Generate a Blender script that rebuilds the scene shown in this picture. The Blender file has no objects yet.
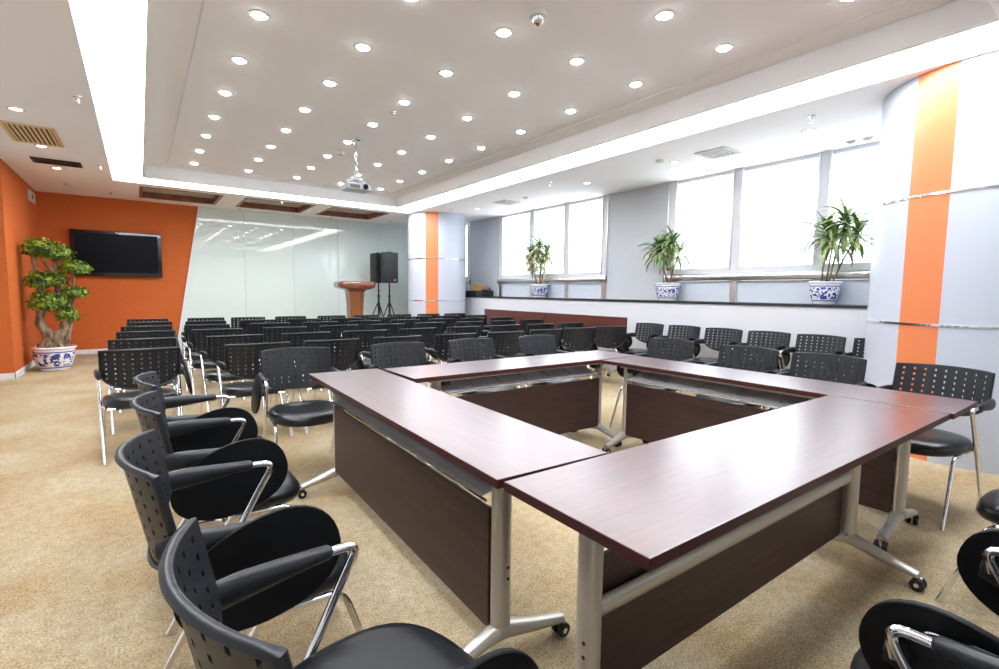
import bpy, bmesh, math, random
from mathutils import Vector, Matrix, Euler
random.seed(7)
S = bpy.context.scene
C = S.collection
PI = math.pi

# ------------------------------------------------------------------ camera
EYE = 1.30
yaw, pitch, roll = 0.62719023, 0.08531173, 0.01128366
F_PX = 495.6567
fw = Vector((math.sin(yaw)*math.cos(pitch), math.cos(yaw)*math.cos(pitch), -math.sin(pitch)))
rt = Vector((math.cos(yaw), -math.sin(yaw), 0))
up = rt.cross(fw)
rt2 = rt*math.cos(roll) + up*math.sin(roll)
up2 = -rt*math.sin(roll) + up*math.cos(roll)
cam_d = bpy.data.cameras.new('camera')
cam = bpy.data.objects.new('camera', cam_d); C.objects.link(cam)
cam_d.sensor_fit = 'HORIZONTAL'; cam_d.sensor_width = 36.0
cam_d.lens = F_PX/999*36
cam_d.clip_start = 0.02; cam_d.clip_end = 200
m = Matrix((rt2, up2, -fw)).transposed().to_4x4()
m.translation = Vector((0, 0, EYE))
cam.matrix_world = m
S.camera = cam

# ------------------------------------------------------------------ world, exposure
S.view_settings.view_transform = 'Standard'
S.view_settings.look = 'None'
S.view_settings.exposure = 0.92
S.view_settings.gamma = 1.0
S.view_settings.use_curve_mapping = False
W = bpy.data.worlds.new('overcast_sky'); S.world = W; W.use_nodes = True
W.node_tree.nodes['Background'].inputs[0].default_value = (0.84, 0.92, 1.0, 1)
W.node_tree.nodes['Background'].inputs[1].default_value = 3.0
COVE_E, LAMP_E, SPOT_W, WARM_W = 8.0, 30.0, 14.0, 15.0

# ------------------------------------------------------------------ materials
def srgb(r, g, b):
    def f(c):
        c /= 255.0
        return c/12.92 if c <= .04045 else ((c+.055)/1.055)**2.4
    return (f(r), f(g), f(b), 1)
def mat(name, col, rough=.5, metal=0., coat=0., coat_r=.05, spec=.5, emit=None, es=0.):
    m = bpy.data.materials.new(name); m.use_nodes = True
    b = m.node_tree.nodes['Principled BSDF']
    b.inputs['Base Color'].default_value = col
    b.inputs['Roughness'].default_value = rough
    b.inputs['Metallic'].default_value = metal
    b.inputs['Coat Weight'].default_value = coat
    b.inputs['Coat Roughness'].default_value = coat_r
    b.inputs['Specular IOR Level'].default_value = spec
    if emit:
        b.inputs['Emission Color'].default_value = emit
        b.inputs['Emission Strength'].default_value = es
    return m
def nd(m, t): return m.node_tree.nodes.new(t)
def lk(m, a, b): m.node_tree.links.new(a, b)
def bsdf(m): return m.node_tree.nodes['Principled BSDF']
def noise_mix(m, c1, c2, scale, stretch=(1, 1, 1), detail=4, lo=.35, hi=.65, bump=0., bump_d=.002, coord='Object'):
    tc = nd(m, 'ShaderNodeTexCoord'); mp = nd(m, 'ShaderNodeMapping'); mp.inputs['Scale'].default_value = stretch
    lk(m, tc.outputs[coord], mp.inputs['Vector'])
    n = nd(m, 'ShaderNodeTexNoise'); n.inputs['Scale'].default_value = scale; n.inputs['Detail'].default_value = detail
    lk(m, mp.outputs[0], n.inputs['Vector'])
    r = nd(m, 'ShaderNodeValToRGB')
    r.color_ramp.elements[0].position = lo; r.color_ramp.elements[0].color = c1
    r.color_ramp.elements[1].position = hi; r.color_ramp.elements[1].color = c2
    lk(m, n.outputs['Fac'], r.inputs[0]); lk(m, r.outputs[0], bsdf(m).inputs['Base Color'])
    if bump:
        bp = nd(m, 'ShaderNodeBump'); bp.inputs['Strength'].default_value = bump; bp.inputs['Distance'].default_value = bump_d
        lk(m, n.outputs['Fac'], bp.inputs['Height']); lk(m, bp.outputs[0], bsdf(m).inputs['Normal'])
    return m, r
M = {}
# carpet
mc = mat('beige_loop_carpet', srgb(205, 178, 135), .95, spec=.1)
tc = nd(mc, 'ShaderNodeTexCoord')
n1 = nd(mc, 'ShaderNodeTexNoise'); n1.inputs['Scale'].default_value = 120; n1.inputs['Detail'].default_value = 3
n2 = nd(mc, 'ShaderNodeTexNoise'); n2.inputs['Scale'].default_value = 1.6; n2.inputs['Detail'].default_value = 5
n3 = nd(mc, 'ShaderNodeTexNoise'); n3.inputs['Scale'].default_value = 22; n3.inputs['Detail'].default_value = 4
for n in (n1, n2, n3): lk(mc, tc.outputs['Object'], n.inputs['Vector'])
r1 = nd(mc, 'ShaderNodeValToRGB'); r1.color_ramp.elements[0].position = .3; r1.color_ramp.elements[1].position = .7
r1.color_ramp.elements[0].color = srgb(142, 126, 100); r1.color_ramp.elements[1].color = srgb(204, 190, 164)
r2 = nd(mc, 'ShaderNodeValToRGB'); r2.color_ramp.elements[0].position = .38; r2.color_ramp.elements[1].position = .62
r2.color_ramp.elements[0].color = srgb(238, 226, 210); r2.color_ramp.elements[1].color = (1, 1, 1, 1)
r3 = nd(mc, 'ShaderNodeValToRGB'); r3.color_ramp.elements[0].position = .35; r3.color_ramp.elements[1].position = .6
r3.color_ramp.elements[0].color = srgb(238, 234, 226); r3.color_ramp.elements[1].color = (1, 1, 1, 1)
lk(mc, n1.outputs['Fac'], r1.inputs[0]); lk(mc, n2.outputs['Fac'], r2.inputs[0]); lk(mc, n3.outputs['Fac'], r3.inputs[0])
mx = nd(mc, 'ShaderNodeMix'); mx.data_type = 'RGBA'; mx.blend_type = 'MULTIPLY'; mx.inputs[0].default_value = 1
lk(mc, r1.outputs[0], mx.inputs[6]); lk(mc, r2.outputs[0], mx.inputs[7])
mx2 = nd(mc, 'ShaderNodeMix'); mx2.data_type = 'RGBA'; mx2.blend_type = 'MULTIPLY'; mx2.inputs[0].default_value = 1
lk(mc, mx.outputs[2], mx2.inputs[6]); lk(mc, r3.outputs[0], mx2.inputs[7])
lk(mc, mx2.outputs[2], bsdf(mc).inputs['Base Color'])
bp = nd(mc, 'ShaderNodeBump'); bp.inputs['Strength'].default_value = .6; bp.inputs['Distance'].default_value = .004
lk(mc, n1.outputs['Fac'], bp.inputs['Height']); lk(mc, bp.outputs[0], bsdf(mc).inputs['Normal'])
M['carpet'] = mc
M['white'] = mat('white_ceiling_paint', srgb(246, 245, 246), .8)
M['wallwhite'] = mat('white_wall_paint', srgb(216, 218, 224), .6)
M['panelgrey'] = mat('pale_grey_wall_panel', srgb(196, 200, 206), .5)
M['panelblue'] = mat('pale_blue_grey_panel', srgb(206, 213, 224), .45)
M['orange'] = noise_mix(mat('orange_wall_covering', srgb(214, 104, 34), .75, spec=.25), srgb(192, 96, 42), srgb(200, 104, 50), 60, (1, 1, 1), bump=.15)[0]
M['orange_lam'] = mat('orange_laminate', srgb(222, 128, 82), .35)
M['column'] = mat('white_laminate_cladding', srgb(190, 195, 208), .3, spec=.4)
M['chrome'] = mat('polished_chrome', (.82, .82, .84, 1), .08, 1)
M['steel'] = mat('brushed_window_steel', (.72, .72, .72, 1), .28, 1)
M['frame'] = mat('white_window_mullion', srgb(222, 224, 230), .4)
M['silver'] = mat('silver_powder_coat', srgb(188, 184, 176), .32, .55)
M['plastic'] = noise_mix(mat('black_textured_plastic', srgb(24, 27, 33), .42, spec=.45), srgb(21, 24, 30), srgb(27, 30, 36), 300, bump=.08)[0]
M['leather'] = noise_mix(mat('black_leatherette', srgb(15, 18, 22), .3, spec=.55), srgb(12, 15, 19), srgb(18, 21, 26), 40, bump=.12, bump_d=.003)[0]
M['tablet'] = mat('black_writing_board', srgb(9, 10, 12), .5, spec=.15)
M['rubber'] = mat('black_rubber', srgb(22, 22, 24), .6)
M['black'] = mat('matt_black', srgb(18, 18, 20), .5)
M['dark'] = mat('dark_void', srgb(30, 28, 26), .9)
M['granite'] = mat('black_granite_sill', srgb(40, 40, 42), .25)
M['tv'] = mat('black_screen', srgb(12, 14, 22), .3, spec=.15)
M['tvframe'] = mat('black_gloss_bezel', srgb(30, 28, 38), .25, coat=.5)
M['base'] = mat('white_baseboard', srgb(226, 226, 230), .5)
# mahogany
def wood(name, a, b, rough, coat, stretch, scale=6, cr=.12):
    m, r = noise_mix(mat(name, a, rough, coat=coat, coat_r=cr), a, b, scale, stretch, 6, .3, .7)
    return m
M['top'] = wood('mahogany_laminate_top', srgb(66, 28, 32), srgb(88, 40, 42), .3, 1.0, (1, 14, 14), 3, .27)
M['edge'] = mat('mahogany_edge_band', srgb(62, 20, 22), .45)
M['panelwood'] = wood('dark_mahogany_panel', srgb(50, 30, 28), srgb(64, 40, 36), .5, .0, (1, 14, 14), 3, .3)
M['redwood'] = wood('red_mahogany_board', srgb(78, 38, 32), srgb(102, 52, 42), .4, .3, (.6, 1, 14), 3, .2)
M['podium'] = wood('golden_brown_veneer', srgb(112, 64, 30), srgb(140, 84, 44), .35, .4, (6, 6, .5), 3)
M['podium_top'] = wood('polished_red_brown_wood', srgb(100, 48, 32), srgb(136, 76, 54), .2, .8, (1, 6, 6), 3)
M['recess_wood'] = wood('brown_wood_trim', srgb(112, 66, 46), srgb(146, 92, 66), .4, .2, (1, 1, 1), 6)
M['recess_grey'] = mat('grey_recess_panel', srgb(176, 168, 162), .8)
M['speaker'] = mat('black_speaker_plastic', srgb(22, 23, 26), .45)
M['grille'] = mat('speaker_grille', srgb(26, 27, 30), .7)
M['leaf'] = noise_mix(mat('broad_green_leaf', srgb(110, 138, 82), .35), srgb(92, 124, 78), srgb(170, 192, 122), 3.0, lo=.35, hi=.7)[0]
M['leafpale'] = mat('dry_pale_leaf', srgb(206, 196, 158), .6)
M['bonsai'] = noise_mix(mat('bonsai_leaf', srgb(70, 110, 20), .45), srgb(38, 74, 14), srgb(142, 170, 40), 9.0, lo=.35, hi=.7)[0]
M['bark'] = noise_mix(mat('grey_brown_bark', srgb(120, 98, 80), .9), srgb(84, 66, 52), srgb(168, 146, 122), 14, (1, 1, .4), bump=.8, bump_d=.02)[0]
M['soil'] = mat('dark_soil', srgb(60, 45, 32), .95)
M['cream'] = mat('cream_vent', srgb(222, 190, 150), .6)
M['ventwhite'] = mat('offwhite_vent', srgb(214, 212, 206), .6)
M['lamp'] = mat('lit_cool_lamp', (1, 1, 1, 1), .5, emit=(0.93, .98, 1, 1), es=LAMP_E)
M['warmlamp'] = mat('lit_warm_lamp', (1, 1, 1, 1), .5, emit=(1, .74, .45, 1), es=10)
M['cove'] = mat('lit_cove_diffuser', (1, 1, 1, 1), .6, emit=(.90, .95, 1, 1), es=COVE_E)
M['projector'] = mat('pale_projector_plastic', srgb(196, 204, 208), .35)
M['card'] = mat('tan_cardboard', srgb(196, 144, 72), .8)
M['greybag'] = mat('grey_cloth', srgb(112, 104, 104), .8)
M['ceramic'] = mat('glazed_white_ceramic', srgb(232, 232, 238), .15, coat=.6)
# glossy pale green glass cladding
M['glasswall'] = mat('back_painted_pale_glass', srgb(216, 228, 224), .04, spec=.6, coat=.3, coat_r=.02)
# blue-and-white porcelain
def porcelain(name, zl, zh, scale):
    m = mat(name, srgb(232, 232, 238), .15, coat=.5)
    tc = nd(m, 'ShaderNodeTexCoord'); n = nd(m, 'ShaderNodeTexNoise'); n.inputs['Scale'].default_value = scale
    n.inputs['Detail'].default_value = 6; n.inputs['Roughness'].default_value = .6
    lk(m, tc.outputs['Object'], n.inputs['Vector'])
    g = nd(m, 'ShaderNodeMath'); g.operation = 'GREATER_THAN'; g.inputs[1].default_value = .51
    lk(m, n.outputs['Fac'], g.inputs[0])
    sp = nd(m, 'ShaderNodeSeparateXYZ'); lk(m, tc.outputs['Object'], sp.inputs[0])
    a = nd(m, 'ShaderNodeMath'); a.operation = 'GREATER_THAN'; a.inputs[1].default_value = zl
    b = nd(m, 'ShaderNodeMath'); b.operation = 'LESS_THAN'; b.inputs[1].default_value = zh
    lk(m, sp.outputs[2], a.inputs[0]); lk(m, sp.outputs[2], b.inputs[0])
    p = nd(m, 'ShaderNodeMath'); p.operation = 'MULTIPLY'; q = nd(m, 'ShaderNodeMath'); q.operation = 'MULTIPLY'
    lk(m, a.outputs[0], p.inputs[0]); lk(m, b.outputs[0], p.inputs[1]); lk(m, p.outputs[0], q.inputs[0]); lk(m, g.outputs[0], q.inputs[1])
    # two blue rings bounding the painted band
    def ring(z, w):
        s = nd(m, 'ShaderNodeMath'); s.operation = 'SUBTRACT'; s.inputs[1].default_value = z; lk(m, sp.outputs[2], s.inputs[0])
        ab = nd(m, 'ShaderNodeMath'); ab.operation = 'ABSOLUTE'; lk(m, s.outputs[0], ab.inputs[0])
        l = nd(m, 'ShaderNodeMath'); l.operation = 'LESS_THAN'; l.inputs[1].default_value = w; lk(m, ab.outputs[0], l.inputs[0]); return l
    R1 = ring(zl-.02*(zh-zl)/.2, .045*(zh-zl)); R2 = ring(zh+.02*(zh-zl)/.2, .045*(zh-zl))
    m1 = nd(m, 'ShaderNodeMath'); m1.operation = 'MAXIMUM'; m2 = nd(m, 'ShaderNodeMath'); m2.operation = 'MAXIMUM'
    lk(m, q.outputs[0], m1.inputs[0]); lk(m, R1.outputs[0], m1.inputs[1]); lk(m, m1.outputs[0], m2.inputs[0]); lk(m, R2.outputs[0], m2.inputs[1])
    mix = nd(m, 'ShaderNodeMix'); mix.data_type = 'RGBA'
    mix.inputs[6].default_value = srgb(234, 234, 240); mix.inputs[7].default_value = srgb(48, 66, 150)
    lk(m, m2.outputs[0], mix.inputs[0]); lk(m, mix.outputs[2], bsdf(m).inputs['Base Color'])
    return m
M['porc_small'] = porcelain('porcelain_small_pattern', .055, .2, 34)
M['porc_big'] = porcelain('porcelain_large_pattern', .07, .27, 13)
# window glass: thin, mostly transparent
g = bpy.data.materials.new('clear_window_glass'); g.use_nodes = True
nt = g.node_tree; nt.nodes.remove(nt.nodes['Principled BSDF'])
tr = nt.nodes.new('ShaderNodeBsdfTransparent'); gl = nt.nodes.new('ShaderNodeBsdfGlossy'); gl.inputs['Roughness'].default_value = .02
ms = nt.nodes.new('ShaderNodeMixShader'); ms.inputs[0].default_value = .06
nt.links.new(tr.outputs[0], ms.inputs[1]); nt.links.new(gl.outputs[0], ms.inputs[2]); nt.links.new(ms.outputs[0], nt.nodes['Material Output'].inputs[0])
M['glass'] = g
g2 = g.copy(); g2.name = 'added_window_tinted_glass'  # tint that dims the sky through the window added behind the camera
for n in g2.node_tree.nodes:
    if n.type == 'BSDF_TRANSPARENT': n.inputs[0].default_value = (.5, .5, .5, 1)
M['tintglass'] = g2
# perforated steel tray
pm = mat('perforated_metal_tray', (.7, .7, .72, 1), .35, .35)
tc = nd(pm, 'ShaderNodeTexCoord'); vo = nd(pm, 'ShaderNodeTexVoronoi'); vo.inputs['Scale'].default_value = 110
vo.inputs['Randomness'].default_value = 0
lk(pm, tc.outputs['Object'], vo.inputs['Vector'])
rr = nd(pm, 'ShaderNodeValToRGB'); rr.color_ramp.interpolation = 'CONSTANT'
rr.color_ramp.elements[0].color = (.35, .35, .35, 1); rr.color_ramp.elements[1].position = .25; rr.color_ramp.elements[1].color = (.9, .9, .93, 1)
lk(pm, vo.outputs['Distance'], rr.inputs[0]); lk(pm, rr.outputs[0], bsdf(pm).inputs['Base Color'])
M['tray'] = pm

# ------------------------------------------------------------------ mesh helpers
def link_obj(name, me, parent=None, loc=None):
    o = bpy.data.objects.new(name, me); C.objects.link(o)
    if parent: o.parent = parent
    if loc is not None: o.location = loc
    return o
def obj(name, bm, mats, parent=None, smooth=None, loc=None):
    me = bpy.data.meshes.new(name)
    bmesh.ops.recalc_face_normals(bm, faces=bm.faces[:])
    bm.to_mesh(me); bm.free()
    if not isinstance(mats, (list, tuple)): mats = [mats]
    for x in mats: me.materials.append(M[x] if isinstance(x, str) else x)
    if smooth is not None:
        me.shade_smooth() if smooth >= PI else me.set_sharp_from_angle(angle=smooth)
        if smooth < PI:
            for p in me.polygons: p.use_smooth = True
    return link_obj(name, me, parent, loc)
def box(bm, x0, x1, y0, y1, z0, z1, bev=0., mi=0, mtx=None):
    r = bmesh.ops.create_cube(bm, size=1)
    vs = r['verts']
    for v in vs:
        v.co = Vector(((x0+x1)/2+v.co.x*(x1-x0), (y0+y1)/2+v.co.y*(y1-y0), (z0+z1)/2+v.co.z*(z1-z0)))
    es = list({e for v in vs for e in v.link_edges}); fs = list({f for v in vs for f in v.link_faces})
    for f in fs: f.material_index = mi
    if bev > 0:
        rb = bmesh.ops.bevel(bm, geom=es, offset=bev, segments=2, affect='EDGES', profile=.5)
        for f in rb['faces']: f.material_index = mi
        vs = list({v for f in rb['faces'] for v in f.verts} | {v for v in vs if v.is_valid})
    if mtx is not None:
        for v in vs: v.co = mtx @ v.co
    return vs
def bez(pts, n=6):
    """smooth polyline through points (Catmull-Rom)"""
    P = [Vector(p) for p in pts]; out = []
    for i in range(len(P)-1):
        p0 = P[i-1] if i else P[0]*2-P[1]; p1, p2 = P[i], P[i+1]; p3 = P[i+2] if i+2 < len(P) else P[-1]*2-P[-2]
        for k in range(n):
            t = k/n
            out.append(.5*((2*p1)+(p2-p0)*t+(2*p0-5*p1+4*p2-p3)*t*t+(3*p1-p0-3*p2+p3)*t**3))
    out.append(P[-1]); return out
def fillet(pts, r, n=5):
    """polyline with rounded corners"""
    P = [Vector(p) for p in pts]; out = [P[0]]
    for i in range(1, len(P)-1):
        a = (P[i-1]-P[i]); b = (P[i+1]-P[i]); rr = min(r, a.length*.48, b.length*.48)
        A = P[i]+a.normalized()*rr; B = P[i]+b.normalized()*rr
        for k in range(n+1):
            t = k/n; out.append(A*(1-t)**2+P[i]*2*t*(1-t)+B*t*t)
    out.append(P[-1]); return out
def tube(bm, pts, r, seg=8, mi=0, ry=None, cap=True, upv=None):
    P = [Vector(p) for p in pts]; n = len(P)
    rs = r if isinstance(r, (list, tuple)) else [r]*n
    rys = ry if isinstance(ry, (list, tuple)) else ([ry]*n if ry else rs)
    rings = []; U = None
    for i in range(n):
        t = (P[min(i+1, n-1)]-P[max(i-1, 0)]).normalized()
        if U is None:
            U = Vector(upv) if upv else (Vector((0, 0, 1)) if abs(t.z) < .9 else Vector((1, 0, 0)))
        U = (U-t*U.dot(t)).normalized(); V = t.cross(U)
        ring = [bm.verts.new(P[i]+V*math.cos(2*PI*k/seg)*rs[i]+U*math.sin(2*PI*k/seg)*rys[i]) for k in range(seg)]
        rings.append(ring)
    for a, b in zip(rings, rings[1:]):
        for k in range(seg):
            f = bm.faces.new((a[k], a[(k+1) % seg], b[(k+1) % seg], b[k])); f.material_index = mi
    if cap:
        f = bm.faces.new(rings[0][::-1]); f.material_index = mi
        f = bm.faces.new(rings[-1]); f.material_index = mi
    return rings
def lathe(bm, prof, seg=24, c=(0, 0, 0), mi=0):
    rings = []
    for r, z in prof:
        if r < 1e-5: rings.append([bm.verts.new((c[0], c[1], c[2]+z))])
        else: rings.append([bm.verts.new((c[0]+r*math.cos(2*PI*k/seg), c[1]+r*math.sin(2*PI*k/seg), c[2]+z)) for k in range(seg)])
    for a, b in zip(rings, rings[1:]):
        for k in range(seg):
            k2 = (k+1) % seg
            if len(a) == 1 and len(b) == 1: continue
            if len(a) == 1: vs = (a[0], b[k], b[k2])
            elif len(b) == 1: vs = (a[k], a[k2], b[0])
            else: vs = (a[k], a[k2], b[k2], b[k])
            f = bm.faces.new(vs); f.material_index = mi
def grid_faces(bm, rows, mi=0, closed=False):
    for a, b in zip(rows, rows[1:]):
        n = len(a)
        for k in range(n if closed else n-1):
            try:
                f = bm.faces.new((a[k], a[(k+1) % n], b[(k+1) % n], b[k])); f.material_index = mi
            except ValueError: pass
def prism(bm, poly, z0, z1, mi=0, axis='z', mi_side=None):
    def P(a, b, c):
        return {'z': (a, b, c), 'y': (a, c, b), 'x': (c, a, b)}[axis]
    A = [bm.verts.new(P(p[0], p[1], z0)) for p in poly]; B = [bm.verts.new(P(p[0], p[1], z1)) for p in poly]
    n = len(poly)
    f = bm.faces.new(A[::-1]); f.material_index = mi
    f = bm.faces.new(B); f.material_index = mi
    for k in range(n):
        f = bm.faces.new((A[k], A[(k+1) % n], B[(k+1) % n], B[k])); f.material_index = mi if mi_side is None else mi_side
def NB(): return bmesh.new()
def empty(name, loc=(0, 0, 0), rz=0, rx=0):
    o = bpy.data.objects.new(name, None); C.objects.link(o); o.location = loc; o.rotation_euler = (rx, 0, rz)
    o.empty_display_size = .1; return o
def tag(o, label, cat, group=None, kind=None):
    o['label'] = label; o['category'] = cat
    if group: o['group'] = group
    if kind: o['kind'] = kind
    return o
def struct(o, label, cat='room'):
    o['kind'] = 'structure'; o['label'] = label; o['category'] = cat; return o
def copy_tree(o, parent=None):
    c = o.copy(); C.objects.link(c)
    if parent: c.parent = parent
    for ch in list(o.children): copy_tree(ch, c)
    return c
A40 = math.radians(40)

# ------------------------------------------------------------------ room shell
XL, YB, ZC = -1.472, 12.537, 3.052
XW = 6.85; YF = -3.2; XN = -2.2
HX0, HX1, HY0, HY1 = -.279, 4.983, .33, 10.427         # coffer opening in the lower ceiling
IX0, IX1, IY0, IY1 = .110, 4.51, .78, 9.925            # inner raised tray
ZT = 3.26

bm = NB(); box(bm, XN-.2, XW+.3, YF-.2, YB+.2, -.12, 0); struct(obj('floor', bm, 'carpet'), 'beige mottled carpet floor', 'floor')

# lower ceiling with coffer opening and three recesses
recs = [(.07, 1.35, 10.72, 11.98), (1.72, 3.03, 10.72, 11.98), (3.37, 4.65, 10.72, 11.98)]
holes = [(HX0, HX1, HY0, HY1)] + recs
xs = sorted({XN-.2, XW+.3} | {h[0] for h in holes} | {h[1] for h in holes})
ys = sorted({YF-.2, YB+.2} | {h[2] for h in holes} | {h[3] for h in holes})
bm = NB()
for i in range(len(xs)-1):
    for j in range(len(ys)-1):
        cx, cy = (xs[i]+xs[i+1])/2, (ys[j]+ys[j+1])/2
        if any(h[0] < cx < h[1] and h[2] < cy < h[3] for h in holes): continue
        box(bm, xs[i], xs[i+1], ys[j], ys[j+1], ZC, ZC+.10)
# trough cavity above the opening: outer walls and lid
for (a, b, c, d) in ((HX0-.05, HX0, HY0-.05, HY1+.05), (HX1, HX1+.05, HY0-.05, HY1+.05), (HX0, HX1, HY0-.05, HY0), (HX0, HX1, HY1, HY1+.05)):
    box(bm, a, b, c, d, ZC+.10, 3.46)
box(bm, HX0-.05, HX1+.05, HY0-.05, HY1+.05, 3.46, 3.50)
ceil = struct(obj('ceiling', bm, 'white'), 'white lower ceiling around a large raised coffer', 'ceiling')
# inner tray
bm = NB(); w = .045
for (a, b, c, d) in ((IX0, IX0+w, IY0, IY1), (IX1-w, IX1, IY0, IY1), (IX0+w, IX1-w, IY0, IY0+w), (IX0+w, IX1-w, IY1-w, IY1)):
    box(bm, a, b, c, d, ZC+.004, ZT+.04)
box(bm, IX0+w, IX1-w, IY0+w, IY1-w, ZT, ZT+.04)
obj('raised_tray', bm, 'white', ceil)
bm = NB(); a0, a1, b0, b1 = .43, 4.21, 1.1, 9.55
for (a, b, c, d) in ((a0, a0+.012, b0, b1), (a1-.012, a1, b0, b1), (a0+.012, a1-.012, b0, b0+.012), (a0+.012, a1-.012, b1-.012, b1)):
    box(bm, a, b, c, d, ZT-.008, ZT)
obj('white_bead', bm, 'frame', ceil)
for i, (a, b, c, d) in enumerate(recs):
    bm = NB(); t = .05; zt = ZC+.10
    box(bm, a, b, c, d, zt, zt+.03, mi=1)
    for (p, q, r_, s_) in ((a-.0, a+t, c, d), (b-t, b, c, d), (a+t, b-t, c, c+t), (a+t, b-t, d-t, d)):
        box(bm, p, q, r_, s_, ZC-.012, zt)
    struct(obj('trim_%d' % (i+1), bm, ['recess_wood', 'recess_grey']), 'wood-lined ceiling recess, number %d from the orange wall' % (i+1), 'ceiling recess')
# cove lights (luminous diffusers in the trough)
gap = [('left', HX0+.002, IX0-.002, HY0, HY1, 'long glowing white cove strip on the left side of the coffer'),
       ('right', IX1+.002, HX1-.002, HY0, HY1, 'long glowing white cove strip on the window side of the coffer'),
       ('far', IX0-.002, IX1+.002, IY1+.002, HY1-.002, 'glowing white cove strip at the far end of the coffer'),
       ('near', IX0-.002, IX1+.002, HY0+.002, IY0-.002, 'glowing white cove strip at the near end of the coffer')]
for nme, a, b, c, d, lb in gap:
    bm = NB(); box(bm, a, b, c, d, ZC+.06, ZC+.075)
    tag(obj('cove_light', bm, 'cove'), lb, 'ceiling light', 'cove strips round the coffer')

# left walls
bm = NB(); box(bm, XL-.15, XL, 9.6, YB, 0, ZC); box(bm, XN, XL-.15, 9.6, 9.75, 0, ZC)
struct(obj('wall_left', bm, 'orange'), 'orange left wall', 'wall')
bm = NB(); box(bm, XL, XL+.012, 9.588, YB-.012, 0, .09); box(bm, XN, XL+.012, 9.588, 9.6, 0, .09)
struct(obj('baseboard_left', bm, 'base'), 'white baseboard along the left orange wall', 'baseboard')
bm = NB(); box(bm, XL, 1.0, YB-.012, YB, 0, .09); struct(obj('baseboard_back', bm, 'base'), 'white baseboard under the orange back wall', 'baseboard')
bm = NB(); box(bm, XN-.15, XW+.3, YB, YB+.15, 0, ZC); wb = struct(obj('wall_back', bm, 'orange'), 'back wall, orange at left', 'wall')
# slanted glass cladding on the back wall
xg = [None, 1.95, 3.0, 4.05, 5.1, 6.15, XW+.05]
for k in range(6):
    bm = NB()
    if k == 0: poly = [(.60, 0.0), (xg[1]-.002, 0.0), (xg[1]-.002, ZC), (1.108, ZC)]
    else: poly = [(xg[k]+.002, 0), (xg[k+1]-.002, 0), (xg[k+1]-.002, ZC), (xg[k]+.002, ZC)]
    prism(bm, poly, YB-.03, YB-.018, axis='y')
    obj('glass_cladding', bm, 'glasswall', wb)
bm = NB()
prism(bm, [(.578, 0), (.60, 0), (1.108, ZC), (1.086, ZC)], YB-.032, YB-.001, axis='y')
obj('slanted_edge_strip', bm, 'frame', wb)
bm = NB(); box(bm, XN-.15, XW+.3, YF-.15, YF, 0, .9); box(bm, XN-.15, XN+.4, YF-.15, YF, .9, ZC); box(bm, XW-.6, XW+.3, YF-.15, YF, .9, ZC)
box(bm, XN+.4, XW-.6, YF-.15, YF, 2.95, ZC)
struct(obj('wall_front', bm, 'wallwhite'), 'white wall behind the camera', 'wall')
root = struct(empty('window_4', (2.3, YF-.07, .9)), 'wide unseen window added behind the camera for daylight', 'window')  # unseen window, added to bring neutral daylight onto the ceiling
bm = NB()
for k in range(6):
    x = -4.1+8.05/5*k; box(bm, x-.04, x+.04, -.05, .05, 0, 2.05)
box(bm, -4.1, 3.95, -.05, .05, 0, .05); box(bm, -4.1, 3.95, -.05, .05, 2.0, 2.05)
obj('window_frame', bm, 'frame', root)
bm = NB(); box(bm, -4.1, 3.95, -.003, .003, .05, 2.0); obj('pane', bm, 'tintglass', root)

bm = NB(); box(bm, XN-.15, XN, YF, 9.6, 0, ZC); struct(obj('wall_side', bm, 'wallwhite'), 'white wall beside the camera on the left', 'wall')
# right side: half wall, sill, window wall
HW = 6.5; ZS = 1.2
bm = NB(); box(bm, HW, XW+.1, YF, YB, 0, ZS-.035)
wr = struct(obj('wall_right', bm, 'wallwhite'), 'white half-height wall under the black sill', 'wall')
bm = NB(); box(bm, HW-.02, XW+.1, YF, YB, ZS-.035, ZS, .004); obj('sill_slab', bm, 'granite', wr)
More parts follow.
